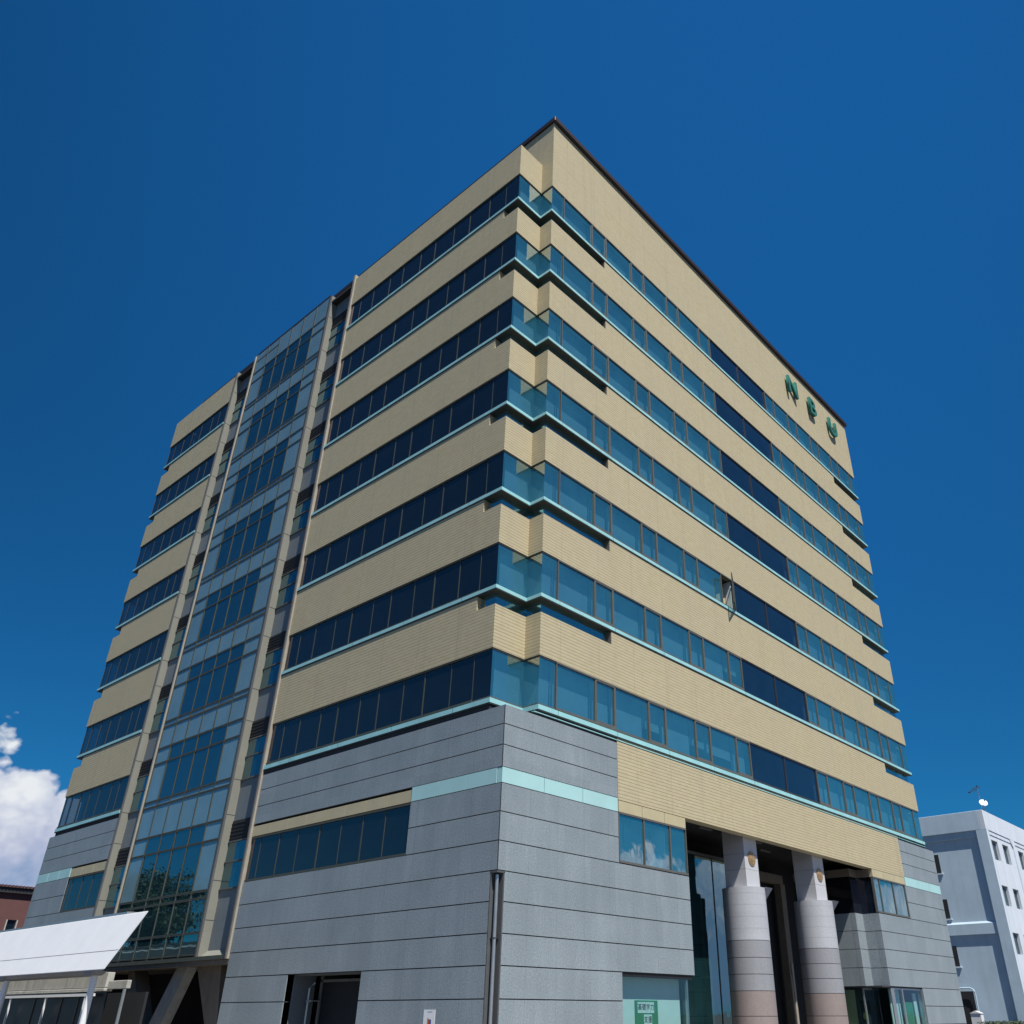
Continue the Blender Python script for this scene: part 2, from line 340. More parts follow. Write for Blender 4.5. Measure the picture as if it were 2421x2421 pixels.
# --- windows
def window(F, mull, z0, z1, rec, gm, pro=.04, small=None, frame='frame', blind=None, name='window', opened=None, transom=None):
    """one bay: mullion frame, panes, blinds; mull = u positions of the uprights, from first to last"""
    fr = MB(); ua, ub = mull[0], mull[-1]; fw_ = .055 if F is FR else .035
    fb(fr, F, ua, ub, z1-.06, z1-.001, -rec-.08, -rec+.05); fb(fr, F, ua, ub, z0+.001, z0+.075, -rec-.08, -rec+.05)
    for i, u in enumerate(mull):
        a, b_ = (u, u+fw_/2+.012) if i == 0 else (u-fw_/2-.012, u) if i == len(mull)-1 else (u-fw_/2, u+fw_/2)
        fb(fr, F, a, b_, z0+.075, z1-.06, -rec-.08, -rec+pro)
    if transom: fb(fr, F, ua+.04, ub-.04, transom-.035, transom+.035, -rec-.08, -rec+.055)
    if small is not None:      # opening sash has its own thicker rails
        a, b_ = mull[small]+.03, mull[small+1]-.03
        for zz in ((z0+.075, z0+.15), (z1-.10, z1-.06)): fb(fr, F, a, b_, zz[0], zz[1], -rec-.03, -rec+.045)
        for uu in ((a, a+.04), (b_-.04, b_)): fb(fr, F, uu[0], uu[1], z0+.15, z1-.10, -rec-.03, -rec+.045)
    wo = fr.build(name, frame, B)
    gl = MB()
    for i in range(len(mull)-1):
        if opened is not None and i == opened: continue
        tl = random.uniform(-.004, .004)
        a, b_ = mull[i]+.02, mull[i+1]-.02
        gl.face([F(a, z0+.05, -rec), F(b_, z0+.05, -rec-tl), F(b_, z1-.03, -rec-tl), F(a, z1-.03, -rec)])
    gl.build('pane', gm, wo)
    if blind:
        bl = MB()
        for i in range(len(mull)-1):
            if opened is not None and i == opened: continue
            a, b_ = mull[i]+.04, mull[i+1]-.04
            zl = z0+.02 if random.random() < .9 else z0+random.uniform(.3, .8)
            bl.box(F(a, zl, -rec-blind), F(b_, z1+.0, -rec-blind-.02))
        bl.build('blind', 'blind', wo)
    return wo
RM = [2.37, 4.47, 5.60, 7.67, 8.80, 10.87, 12.0, 14.05, 15.24]
RM2 = [21.6, 22.78, 24.61, 25.86, 27.78, 28.98, 30.84, 32.05, 33.92]
for k in range(1, 8):
    h = HEAD[k]; z0 = h-1.70
    zlow = h-2.42 if k < 7 else h-1.70
    for j in range(4):
        op = 1 if (k == 5 and j == 3) else None
        window(FR, RM[2*j:2*j+3], z0, h, .05, 'glass', small=None if op else 1, blind=.30, opened=op)
    window(FR, [15.24, 18.40, 21.6], z0, h, .07, 'glass_dark', frame='dark_metal', name='wide_window')
    for j in range(4): window(FR, RM2[2*j:2*j+3], z0, h, .05, 'glass', small=0, blind=.30)
    # frameless glass at the near corner notch and the far end
    cw = part('corner_window', 'frame', B, lambda m: (m.strip([(0, 1.6), (0, NB), (NA, NB), (NA, 0), (2.34, 0)], h-.045, h-.001, -.02, -.12), m.strip([(0, 1.6), (0, NB), (NA, NB), (NA, 0), (2.34, 0)], z0+.001, z0+.03, -.02, -.12)))
    gp = MB()
    def gstrip(mm, P, za, zb):
        for (a, b_) in zip(P, P[1:]): mm.face([(*a, za), (*b_, za), (*b_, zb), (*a, zb)])
    o_ = .05
    gstrip(gp, [(o_, NB+o_), (NA+o_, NB+o_), (NA+o_, o_), (2.34, o_)], z0, h-.02)
    gp.build('pane', 'glass', cw)
    gp = MB(); gstrip(gp, [(o_, 1.6), (o_, NB+o_+.004)], z0, h-.02); gp.build('side_pane', 'glass_side', cw)
    gp = MB(); gp.strip([(.42, NB+.32), (NA+.36, NB+.32), (NA+.36, .36), (2.36, .36)], z0+.02, h, 0, -.02); gp.build('blind', 'blind', cw)
    if k < 7:
        sg = MB(); q_ = .20; gstrip(sg, [(q_, 1.65), (q_, NB+q_), (NA+q_, NB+q_), (NA+q_, q_), (5.43, q_)], zlow-.02, z0-.17); gstrip(sg, [(30.8, q_), (LX-.03-q_, q_), (LX-.03-q_, 2)], zlow-.02, z0-.17); gstrip(sg, [(q_, LY-q_), (q_, 34.0)], zlow-.02, z0-.17)
        sg.build('slot_pane', 'glass', cw)
        part('slot_jamb', 'frame', cw, lambda m: (fb(m, FR, 5.40, 5.428, zlow, z0-.17, -.28, -.02), fb(m, FR, 30.802, 30.83, zlow, z0-.17, -.28, -.02)))
    ew = part('end_window', 'frame', B, lambda m: (fb(m, FR, 33.94, LX-.04, h-.05, h-.001, -.12, -.01), fb(m, FR, 33.94, LX-.04, z0+.001, z0+.05, -.12, -.01)))
    gp = MB(); gstrip(gp, [(33.94, o_), (LX-.04, o_), (LX-.04, .7)], z0, h-.02); gp.build('pane', 'glass', ew)
LA = [1.62, 2.76, 4.16, 5.32, 6.75, 7.88, 9.30, 10.42, 11.85, 13.0, 13.86]
LB = [26.98, 28.06, 28.96, 30.39, 31.6, 32.84, 34.04, LY-.05]
for k in range(1, 8):
    h = HEAD[k]; z0 = h-1.70
    for j in range(5): window(FL, LA[2*j:2*j+3], z0, h, .06, 'glass_side', frame='frame_green', pro=.012)
    window(FL, LB, z0, h, .06, 'glass_side', frame='frame_green', pro=.012, name='ribbon_window')
# rear faces: simple strips of glass so the floors stay closed from behind
m = MB()
for k in range(1, 8):
    m.strip([(LX-.1, .8), (35.8, .8), (35.8, 34.1), (LX-.1, 34.1), (LX-.1, LY+.5), (1.1, LY+.5), (1.1, LY+.1)], HEAD[k]-2.42, HEAD[k], 0, -.05)
m.build('rear_glazing', 'glass_panel', B)

# --- open sash of the fifth storey
h = HEAD[5]; z0 = h-1.70
ang = R(27); Lh = .98; hx, hy = 15.12, -.02
def sp(t, z, n_): return (hx-math.cos(ang)*t+math.sin(ang)*n_*-1, hy-math.sin(ang)*t+math.cos(ang)*n_, z)
sa = MB()
def sbar(t0, t1, za, zb, n0=-.025, n1=.025):
    sa.hexa([sp(t0, za, n0), sp(t1, za, n0), sp(t1, za, n1), sp(t0, za, n1)], [sp(t0, zb, n0), sp(t1, zb, n0), sp(t1, zb, n1), sp(t0, zb, n1)])
sbar(0, Lh, z0+.08, z0+.15); sbar(0, Lh, h-.13, h-.06); sbar(0, .06, z0+.15, h-.13); sbar(Lh-.06, Lh, z0+.15, h-.13)
osash = sa.build('open_sash', 'frame_green', B); tag(osash, 'window sash swung open on the fifth window row')
q = MB(); q.face([sp(.05, z0+.13, 0), sp(Lh-.05, z0+.13, 0), sp(Lh-.05, h-.11, 0), sp(.05, h-.11, 0)]); q.build('pane', 'glass_clear', osash)
part('stay_arm', 'steel', osash, lambda m: m.tube([(15.0, .02, z0+.1), (14.5, -.28, z0+.1)], .012, 6))
part('inner_jamb', 'white', osash, lambda m: m.box((15.06, .13, z0+.1), (15.13, .55, h-.06)))
part('curtain', 'cream', osash, lambda m: m.strip([(14.2, .5), (14.5, .42), (14.75, .5), (15.0, .45)], z0+.1, h-.3, 0, -.02))

# --- glazed stair bay on the left facade
MY = [16.48+1.315*i for i in range(7)]         # mullions
def rows():
    r = []
    for k in range(1, 8):
        z = HEAD[k]; r.append((z-1.80, z, 'tall')); r.append((z+.04, z+.78, 'small')); r.append((z+.82, z+1.88 if k > 1 else 38.45, 'upper')); r.append((z+1.93 if k > 1 else 38.45, z+2.16 if k > 1 else 38.5, 'slit'))
    r += [(5.92, 7.83, 'tall'), (7.87, 8.60, 'small'), (8.64, 10.02, 'upper'), (10.06, 10.30, 'slit'), (5.64, 5.88, 'slit'), (4.38, 5.60, 'upper'), (3.58, 4.34, 'upper')]
    return r
cwm = MB(); YA, YB = MY[0], MY[-1]
for y in MY: fb(cwm, FL, y-.028, y+.028, 3.50, 38.5, -.10, .012)
for (za, zb, t) in rows():
    for zz in (za, zb): 
        if zz < 38.4: fb(cwm, FL, YA+.03, YB-.03, zz-.026, zz+.026, -.09, .004)
fb(cwm, FL, 13.95, 24.7, 3.36, 3.50, -.6, .05)
cw = cwm.build('stair_curtain_wall', 'frame_green', B)
gp = MB(); gd = MB()
for (za, zb, t) in rows():
    for i in range(6):
        ya, yb = MY[i]+.02, MY[i+1]-.02
        dark = (t in ('tall', 'small') and 1 <= i <= 4) or zb < 5.9
        tl = random.uniform(-.006, .006)
        tgt = gd if dark else gp
        tgt.face([FL(ya, za, -.02), FL(yb, za, -.02-tl), FL(yb, zb, -.02-tl), FL(ya, zb, -.02)])
gp.build('blue_panel', 'glass_panel', cw); gd.build('pane', 'glass_stair', cw)
m = MB(); m.box((.6, 16.4, 3.5), (.9, 24.5, 38.2)); m.build('back_wall', 'interior', cw)
m = MB()
for k in range(1, 9):
    z = 36.14-4*(k-1)+1.9 if k < 8 else 5.7
    m.box((.12, 16.5, z), (.6, 24.4, z+.25))
m.build('stair_landing', 'ceiling', cw)
# recess bays at either side, each with a stone fin beyond it
DEP = .36
for (y0, y1, yf) in ((14.17, 16.22, 16.46), (24.62, 26.72, 26.97)):
    rb = MB(); rb.box((DEP, y0, 3.4), (DEP+.1, y1, 38.24))
    rbo = rb.build('recess_bay', 'granite_panel', B)
    vd = MB(); gl = MB(); frm = MB()
    lv = [(HEAD[k]-1.90, HEAD[k]-.14, HEAD[k]+.65) for k in range(1, 8)]+[(5.90, 7.74, 8.55)]
    for (zs, zv, zt) in lv:
        vd.box((DEP-.03, y0+.01, zv), (DEP-.004, y1-.01, zt))
        for zz in range(5): vd.box((DEP-.05, y0+.01, zv+.08+zz*.15), (DEP-.03, y1-.01, zv+.11+zz*.15))
        zm = (zs+zv)/2+.1
        gl.face([(DEP-.02, y0, zs), (DEP-.02, y1, zs), (DEP-.02, y1, zv-.02), (DEP-.02, y0, zv-.02)])
        for zz in (zs, zm, zv-.03): frm.box((DEP-.06, y0+.01, zz-.025), (DEP-.024, y1-.01, zz+.035))
        frm.box((DEP-.055, y0+.35, zm), (DEP-.024, y0+.39, zv-.04))
    vd.build('louvre', 'void', rbo); gl.build('pane', 'glass_stair', rbo); frm.build('window_frame', 'frame', rbo)
    fn = MB(); fn.box((0.0, y1, 3.42), (DEP+.05, yf, 38.42))
    fo = fn.build('stone_fin', 'fin', B)
    m = MB(); m.box((-.012, yf-.10, 3.42), (-.002, yf+.0, 38.42)); m.build('edge_strip', 'red_edge', fo)
    m = MB()
    for k in range(0, 9):
        for dz in (-1.9, .65): 
            z = 36.14-4*k+dz
            if 4 < z < 38: m.box((.0, y1-.003, z-.012), (DEP, y1-.0015, z+.012))
    m.build('joint_lines', 'joint', fo)
    # sloping stone sill at the foot of the recess
    m = MB(); m.hexa([(0, y0, 3.38), (DEP+.1, y0, 3.38), (DEP+.1, y1, 3.38), (0, y1, 3.38)], [(0.01, y0, 3.42), (DEP+.1, y0, 3.80), (DEP+.1, y1, 3.80), (0.01, y1, 3.42)]); m.build('recess_sill', 'fin', B)
part('vertical_trim', 'trim', B, lambda m: m.box((-.07, 13.90, 3.36), (DEP, 13.99, 38.5)))
part('vertical_trim', 'red_edge', B, lambda m: m.box((-.09, 14.0, 3.36), (DEP, 14.07, 38.5)))
part('vertical_trim', 'trim', B, lambda m: m.box((-.05, 24.50, 3.40), (DEP, 24.61, 38.5)))
part('bay_soffit', 'concrete', B, lambda m: m.box((.02, 13.9, 3.2), (3.5, 27.0, 3.355)))
part('bay_parapet', 'roof', B, lambda m: (m.box((.02, 16.5, 38.5), (NA-.1, 24.4, 38.7)),))

# --- granite base
CZ = [10.03, 9.42, 8.77, 8.09, 7.62, 6.79, 5.97, 5.16, 4.35, 3.54, 2.745, 1.945, 1.14, .33, 0.0]
def course(m, F, u0, u1, holes, tk=.28, rev=False):
    for a, b_ in zip(CZ, CZ[1:]):
        if abs(a-8.09) < .01: continue
        iv = [(u0, u1)]
        for (ha, hb, hz0, hz1) in holes:
            if hz0 < a-.01 and hz1 > b_+.01:
                nv = []
                for (p, q_) in iv:
                    if hb <= p or ha >= q_: nv.append((p, q_)); continue
                    if ha > p: nv.append((p, ha))
                    if hb < q_: nv.append((hb, q_))
                iv = nv
        for (p, q_) in iv: fb(m, F, p, q_, b_+.015, a-.015, -tk, 0)
def backing(m, F, u0, u1, holes, z1=10.0):
    u0 = max(u0, .035)
    us = sorted({u0, u1, *[h[0] for h in holes], *[h[1] for h in holes]})
    for a, b_ in zip(us, us[1:]):
        if a >= u1 or b_ <= u0: continue
        zs = [(0, z1)]
        for (ha, hb, hz0, hz1) in holes:
            if ha <= a+1e-6 and hb >= b_-1e-6:
                nz = []
                for (p, q_) in zs:
                    if hz1 <= p or hz0 >= q_: nz.append((p, q_)); continue
                    if hz0 > p: nz.append((p, hz0))
                    if hz1 < q_: nz.append((hz1, q_))
                zs = nz
        for (p, q_) in zs:
            if q_-p > .02: fb(m, F, a, b_, p, q_, -.27, -.03)
# right facade: near block 0..9.74, entrance 9.74..26.5, far block 26.5..36
hR1 = [(5.62, 9.75, 5.97, 10.03), (5.66, 9.75, 0, 2.745)]
hR2 = [(26.4, 30.6, 5.97, 8.09), (26.4, 30.76, 8.0, 10.04), (26.4, 30.5, 0, 2.745)]
hN = [(0, .30, 0, 5.16)]
m = MB(); course(m, FR, .0, 9.74, hR1+hN); m.build('stone_wall', 'granite', B)
m = MB(); course(m, FR, 26.5, 36.0, hR2); m.build('stone_wall', 'granite', B)
m = MB(); course(m, FL, .285, 13.86, [(4.20, 13.87, 5.97, 7.62), (5.80, 9.86, 0, 2.745)]+[(0, .30, 0, 5.16)]); m.build('stone_wall', 'granite', B)
m = MB(); course(m, FL, 27.0, 35.4, [(27.0, 31.15, 5.97, 7.62)])
m.build('stone_wall', 'granite', B)
m = MB(); backing(m, FR, .0, 9.72, [(5.62, 9.75, 5.97, 10.1), (5.66, 9.75, 0, 2.745), (0, .30, 0, 5.16)]); backing(m, FR, 26.52, 35.98, [(26.4, 30.6, 5.97, 8.09), (26.4, 30.76, 8.09, 10.1), (26.4, 30.5, 0, 2.745)])
backing(m, FL, .27, 13.84, [(4.20, 13.87, 5.97, 8.09), (5.80, 9.86, 0, 2.745), (.0, .30, 0, 5.16)]); backing(m, FL, 27.02, 35.38, [(27.0, 31.15, 5.97, 8.09)])
m.box((.28, 13.0, 8.1), (.5, 13.84, 10)); m.build('joint_backing', 'joint', B)
m = MB(); m.strip([(36, .285), (36, 35.4), (.3, 35.4)], 0, 10.03, 0, -.25); m.build('rear_stone_wall', 'granite', B)
part('podium_roof', 'joint', B, lambda m: (m.box((.03, .03, 10.0), (2.5, 2.5, 10.032)), m.box((33, .03, 10.0), (35.9, 35.3, 10.032))))
part('corner_joint', 'joint', B, lambda m: (m.box((-.003, -.003, 5.17), (.016, .016, 7.615)), m.box((-.003, -.003, 8.095), (.016, .016, 10.02))))
# pale teal panel course and cream panels
def panels(name, mat, F, u0, u1, z0, z1, step, d=.004):
    m = MB(); u = u0
    n = max(1, round((u1-u0)/step)); s_ = (u1-u0)/n
    for i in range(n): fb(m, F, u0+i*s_+.011, u0+(i+1)*s_-.011, z0+.008, z1-.008, -.2, d)
    return m.build(name, mat, B)
panels('teal_panel_band', 'teal_panel', FR, .0, 5.62, 7.62, 8.09, 1.87)
panels('teal_panel_band', 'teal_panel', FL, .21, 4.2, 7.62, 8.09, 1.3)
panels('teal_panel_band', 'teal_panel', FR, 30.72, 36.0, 7.62, 8.09, 1.75)
panels('teal_panel_band', 'teal_panel', FL, 31.12, 35.4, 7.62, 8.09, 1.4)
panels('cream_panel_band', 'cream', FR, 5.66, 9.74, 7.64, 8.03, 1.52, -.01)
panels('cream_panel_band', 'cream', FR, 26.5, 30.70, 7.66, 8.03, 1.4, -.01)
panels('cream_panel_band', 'cream', FL, 4.22, 13.86, 7.62, 8.02, 1.28, -.01)
panels('cream_panel_band', 'cream', FL, 27.0, 31.1, 7.60, 8.02, 1.28, -.01)
# long tile beam over the entrance
part('entrance_beam', 'tile', B, lambda m: m.box((5.64, .0, 8.04), (30.76, .40, 10.19)))
# base windows
window(FR, [5.66, 7.11, 8.70, 9.74], 5.99, 7.64, .05, 'glass', name='base_window', blind=.9)
window(FR, [26.5, 27.25, 28.95, 30.56], 5.99, 7.66, .05, 'glass', name='base_window', blind=.9)
for q_ in ([4.24, 5.53, 6.75], [6.75, 8.0, 9.3], [9.3, 10.64, 11.9], [11.9, 13.2, 13.84]): window(FL, q_, 5.97, 7.60, .06, 'glass_side', frame='frame_green', pro=.012, name='base_window')
window(FL, [27.0, 28.2, 29.4, 30.6, 31.12], 5.97, 7.58, .06, 'glass_side', frame='frame_green', pro=.012, name='base_window')
# return faces of the entrance opening
m = MB()
for a, b_ in zip(CZ, CZ[1:]):
    if a > 6.0 or a < 2.8: continue
    m.box((9.5, .29, b_+.012), (9.74, 3.2, a-.012))
    m.box((26.5, .29, b_+.012), (26.72, .85, a-.012)); m.box((25.62, .85, b_+.012), (26.72, 1.1, a-.012)); m.box((25.62, 1.11, b_+.012), (25.84, 7.0, a-.012))
m.build('entrance_side_wall', 'granite', B)
m = MB(); m.box((9.52, .3, 2.8), (9.70, 3.1, 5.95)); m.box((26.55, .3, 2.8), (26.7, .8, 5.95)); m.box((25.67, .9, 2.8), (26.6, 1.05, 5.95)); m.box((25.67, 1.15, 2.8), (25.8, 6.9, 5.95)); m.build('joint_backing', 'joint', B)
part('entrance_side_glazing', 'glass_side', B, lambda m: (gstrip(m, [(26.55, .1), (26.55, .9), (25.67, .9), (25.67, 7)], 5.98, 7.6)))
part('cream_return', 'concrete', B, lambda m: (m.box((26.5, .2, 7.66), (26.6, .85, 8.03)), m.box((25.62, .86, 7.66), (26.5, .95, 8.03)), m.box((25.62, .95, 7.66), (25.7, 7, 8.03))))  # cream band return in darker tan; shade of the recess put into its colour
part('soffit_slab', 'joint', B, lambda m: (m.box((5.7, .05, 2.70), (9.72, 3.0, 2.76)), m.box((25.64, .05, 2.70), (30.5, 3.0, 2.76))))
part('entrance_ceiling', 'void', B, lambda m: m.box((9.6, .42, 8.45), (27.5, 9.0, 8.55)))
part('ceiling_light', 'soffit', B, lambda m: (m.box((13.4, 1.7, 8.40), (14.3, 1.8, 8.445)), m.box((17.6, 1.7, 8.40), (18.5, 1.8, 8.445)), m.box((20.0, 2.6, 8.40), (20.9, 2.7, 8.445))))
part('entrance_rear_wall', 'interior', B, lambda m: (m.box((9.7, 7.2, 0), (27.5, 7.4, 8.45)), m.box((9.5, 3.2, 6), (9.7, 7.2, 8.45))))
# glazed lobby box
lob = part('lobby_glazing', 'frame', B, lambda m: ([m.box((x, 2.47, 0), (x+.03, 2.56, 7.5)) for x in (15.3, 17.9)], m.box((9.8, 2.48, 7.48), (18.0, 2.6, 7.6))))
m = MB(); gstrip(m, [(9.76, 2.5), (12.6, 2.502), (15.31, 2.497), (17.9, 2.5), (17.9, 7.0)], 0.05, 7.5); m.build('pane', 'glass_lobby', lob)
part('lobby_beam', 'cream', lob, lambda m: m.box((9.8, 3.0, 7.0), (17.6, 3.3, 7.5)))
part('glass_fin', 'glass_panel', lob, lambda m: [m.box((x, 2.55, .05), (x+.02, 2.9, 7.4)) for x in (11.2, 12.6, 14.0)])
part('lobby_floor_edge', 'steel', lob, lambda m: m.box((9.9, 3.4, 2.9), (17.5, 3.5, 2.98)))
part('lobby_desk', 'blind', lob, lambda m: (m.box((12.6, 4.0, 0), (14.6, 4.5, 1.45)), m.box((11.3, 3.4, 0), (11.6, 3.6, 2.1))))
pf = part('portal_frame', 'concrete', B, lambda m: (m.box((16.5, 3.4, 7.25), (23.3, 3.75, 7.65)), m.box((23.0, 3.4, 0), (23.45, 3.75, 7.25))))
part('portal_conduit', 'trim', pf, lambda m: (m.tube([(23.2, 3.36, 0), (23.2, 3.36, 3.7)], .06, 8), m.tube([(23.0, 3.34, 0), (23.0, 3.34, 3.2)], .03, 8)))
part('entrance_door', 'frame', B, lambda m: (m.box((18.6, 6.0, 0), (18.7, 6.1, 6.0)), m.box((24.6, 6.0, 0), (24.7, 6.1, 6.0)), m.box((18.6, 6.0, 3.0), (24.7, 6.1, 3.1)), m.box((21.6, 6.0, 0), (21.7, 6.1, 6.0))))
part('hanging_panel', 'glass_panel', B, lambda m: (m.box((20.6, 5.2, 4.9), (21.1, 5.25, 6.4)), m.box((22.5, 5.2, 5.1), (23.0, 5.25, 6.3))))
# round columns
def column(cx, cy, first=None):
    co = MB(); r = .88
    def cyl(mm, z0, z1, rr, seg=40):
        lo = [(cx+rr*math.cos(t*2*math.pi/seg), cy+rr*math.sin(t*2*math.pi/seg), z0) for t in range(seg)]
        mm.hexa(lo, [(x, y, z1) for x, y, _ in lo])
    cyl(co, 0, 6.06, r-.012); colo = co.build('column', 'joint', B)
    m = MB()
    for a, b_ in ((6.10, 5.86), (5.855, 5.43), (5.425, 4.99), (4.985, 4.56), (4.555, 4.14)): cyl(m, b_, a, r)
    m.build('light_shaft', 'granite_shaft', colo, smooth=True)
    m = MB()
    for a, b_ in ((4.12, 3.53), (3.51, 2.95), (2.93, 2.38)): cyl(m, b_, a, r)
    m.build('grey_shaft', 'granite_mid', colo, smooth=True)
    m = MB()
    for a, b_ in ((2.36, 1.53), (1.51, .75), (.73, 0)): cyl(m, b_, a, r)
    m.build('pink_shaft', 'granite_pink', colo, smooth=True)
    m = MB()
    for a, b_ in ((8.44, 7.42), (7.41, 6.80), (6.79, 6.12)): m.box((cx-.53, cy-.5, b_), (cx+.53, cy+.5, a))
    m.build('square_block', 'granite_light', colo)
    m = MB()       # corner spur where the round shaft meets the square head
    m.hexa([(cx+.60, cy-.58, 5.62), (cx+.66, cy-.58, 5.62), (cx+.66, cy-.5, 5.62), (cx+.60, cy-.5, 5.62)], [(cx+.35, cy-.88, 6.14), (cx+.88, cy-.88, 6.14), (cx+.88, cy-.35, 6.14), (cx+.35, cy-.35, 6.14)])
    m.build('corner_spur', 'granite_mid', colo)
    m = MB(); m.box((cx+.55, cy+.15, 0), (cx+.98, cy+.6, 6.0)); m.build('side_pilaster', 'granite_shaft', colo)
    m = MB(); ds = 28
    for (rr, t) in ((.29, .03), (.21, .045), (.10, .06)):
        lo = [(cx+.02+rr*math.cos(q*2*math.pi/ds), cy-.5, 7.24+rr*math.sin(q*2*math.pi/ds)) for q in range(ds)]
        m.hexa(lo, [(x, y-t, z) for x, y, z in lo])
    m.build('medallion', 'bronze', colo)
column(15.12, .92); column(21.3, .92)
# shop windows behind glass
def shop(x0, x1, y):
    pass
so1 = part('shop_window', 'frame', B, lambda m: (m.box((5.62, .02, 0), (5.68, .3, 2.69)), m.box((5.68, .08, 2.62), (9.7, .14, 2.69))))
m = MB(); gstrip(m, [(5.68, .10), (9.45, .10), (9.45, 3.0)], .05, 2.66); m.build('pane', 'glass_clear', so1)
part('white_screen', 'paper', so1, lambda m: m.box((5.75, .42, 0), (9.35, .46, 2.66)))
part('shop_back_wall', 'soffit', so1, lambda m: m.box((5.7, 2.6, 0), (9.4, 2.7, 2.7)))
part('shop_frame_post', 'steel', so1, lambda m: m.box((9.36, .11, 0), (9.44, .19, 2.62)))
so2 = part('shop_window', 'steel', B, lambda m: (m.box((30.45, .04, 0), (30.52, .3, 2.69)), m.box((25.7, 1.0, 2.6), (26.6, 1.06, 2.68)), m.box((26.62, .06, 0), (27.0, .12, 2.69)), m.box((27.95, .06, 0), (28.05, .14, 2.69)), m.box((26.9, .08, 2.62), (30.45, .14, 2.69)), m.box((25.7, 1.04, 0), (25.8, 1.1, 2.69))))
m = MB(); gstrip(m, [(25.72, 4), (25.72, 1.08), (26.6, 1.08), (26.62, .10), (30.45, .10)], .05, 2.66); m.build('pane', 'glass_clear', so2)
part('shop_back_wall', 'soffit', so2, lambda m: m.box((25.9, 2.6, 0), (30.4, 2.7, 2.7)))
part('hanging_curtain', 'cream', so2, lambda m: m.strip([(25.9, 3.8), (25.95, 3.2), (25.9, 2.7), (25.95, 2.2), (25.9, 1.6)], 0, 2.6, 0, -.03))
part('white_partition', 'paper', so2, lambda m: (m.box((27.15, .40, 0), (28.3, .44, 2.66)), m.box((29.9, .34, 0), (30.3, .38, 2.5))))
part('green_display', 'green_board', so2, lambda m: m.box((28.6, .36, 0), (29.75, .40, 2.1)))
# doorway on the left facade
dr = part('side_door', 'frame', B, lambda m: (m.box((.9, 9.10, 0), (.98, 9.22, 2.7)), m.box((.9, 6.62, 0), (.98, 6.70, 2.7)), m.box((.9, 6.62, 2.52), (.98, 9.2, 2.6))))
part('pane', 'dark_glazing', dr, lambda m: m.face([(.94, 6.7, .05), (.94, 9.1, .05), (.94, 9.1, 2.52), (.94, 6.7, 2.52)]))
part('door_reveal', 'granite_panel', dr, lambda m: (m.box((.285, 9.80, 0), (1.1, 9.90, 2.72)), m.box((.285, 5.75, 0), (1.1, 5.80, 2.72)), m.box((.285, 5.8, 2.72), (1.1, 9.86, 2.8))))
part('handrail', 'steel', dr, lambda m: (m.tube([(.6, 9.35, 1.2), (.6, 9.35, 2.35), (.75, 9.3, 2.5)], .035, 8), m.box((.55, 9.1, 1.95), (.9, 9.4, 1.99))))
part('wall_lamp', 'white', dr, lambda m: m.box((.35, 5.81, 2.38), (.5, 5.95, 2.50)))
part('door_interior', 'interior', dr, lambda m: m.box((1.5, 5.2, 0), (1.6, 10.4, 2.8)))
# corner downpipe in its notch
cp = part('corner_downpipe', 'steel', B, lambda m: (m.tube([(.13, .13, 0), (.13, .13, 5.05)], .05, 14),), smooth=True)
part('pipe_channel', 'pipe_channel', cp, lambda m: (m.box((.24, .24, 0), (.29, .29, 5.14)), m.box((.0, .255, 0), (.25, .284, 5.14)), m.box((.255, .0, 0), (.299, .25, 5.14)), m.box((.0, .0, 5.10), (.3, .3, 5.15))))
part('pipe_bracket', 'dark_metal', cp, lambda m: [m.box((.08, .08, z), (.25, .25, z+.03)) for z in (1.2, 3.4)])
# sloping concrete struts under the stair bay
def strut(m, pa, pb, x0=.5, x1=1.1):
    (a0, a1, za), (b0, b1, zb) = pa, pb
    m.hexa([(x0, b0, zb), (x1, b0, zb), (x1, b1, zb), (x0, b1, zb)], [(x0, a0, za), (x1, a0, za), (x1, a1, za), (x0, a1, za)])
m = MB(); strut(m, (15.24, 17.07, 3.2), (14.46, 14.75, 0)); m.build('concrete_strut', 'concrete', B)
m = MB(); strut(m, (17.8, 18.7, 3.2), (19.85, 20.9, 0), .5, .9); m.build('concrete_strut', 'concrete_pale', B)
m = MB(); strut(m, (22.4, 22.95, 3.2), (19.95, 21.85, 0)); m.build('concrete_strut', 'concrete', B)
part('undercroft_wall', 'interior', B, lambda m: (m.box((3.0, 13.9, 0), (3.2, 27, 3.2)), m.box((.3, 13.84, 0), (3.0, 13.88, 3.2)), m.box((.3, 26.9, 0), (3.0, 27.0, 3.2))))

# ------------------------------------------------------------------ roof letters
SG = empty('building_sign', (30, 0, 39.5), 'green raised letters NBU high on the tan wall beneath the dark roof edge', 'sign')
for ch, x in (('N', 24.92), ('B', 28.02), ('U', 31.12)):
    cu = bpy.data.curves.new('txt', 'FONT'); cu.body = ch; cu.size = 1.92; cu.extrude = .09; cu.offset = .03; cu.bevel_depth = .0; cu.bevel_resolution = 1; cu.resolution_u = 6
    o = bpy.data.objects.new('txt', cu); COL.objects.link(o); bpy.context.view_layer.update()
    me = bpy.data.meshes.new_from_object(o); bpy.data.objects.remove(o)
    me.materials.clear(); me.materials.append(MT['letter']); o = bpy.data.objects.new('letter', me); COL.objects.link(o)
    o.location = (x-30, -.20, 38.24-39.5); o.rotation_euler = (R(90), 0, 0); o.parent = SG
    part('stand_off', 'dark_metal', o, lambda m: (m.tube([(.25, .4, 0), (.25, .4, -.22)], .03, 6), m.tube([(.95, .9, 0), (.95, .9, -.22)], .03, 6)))
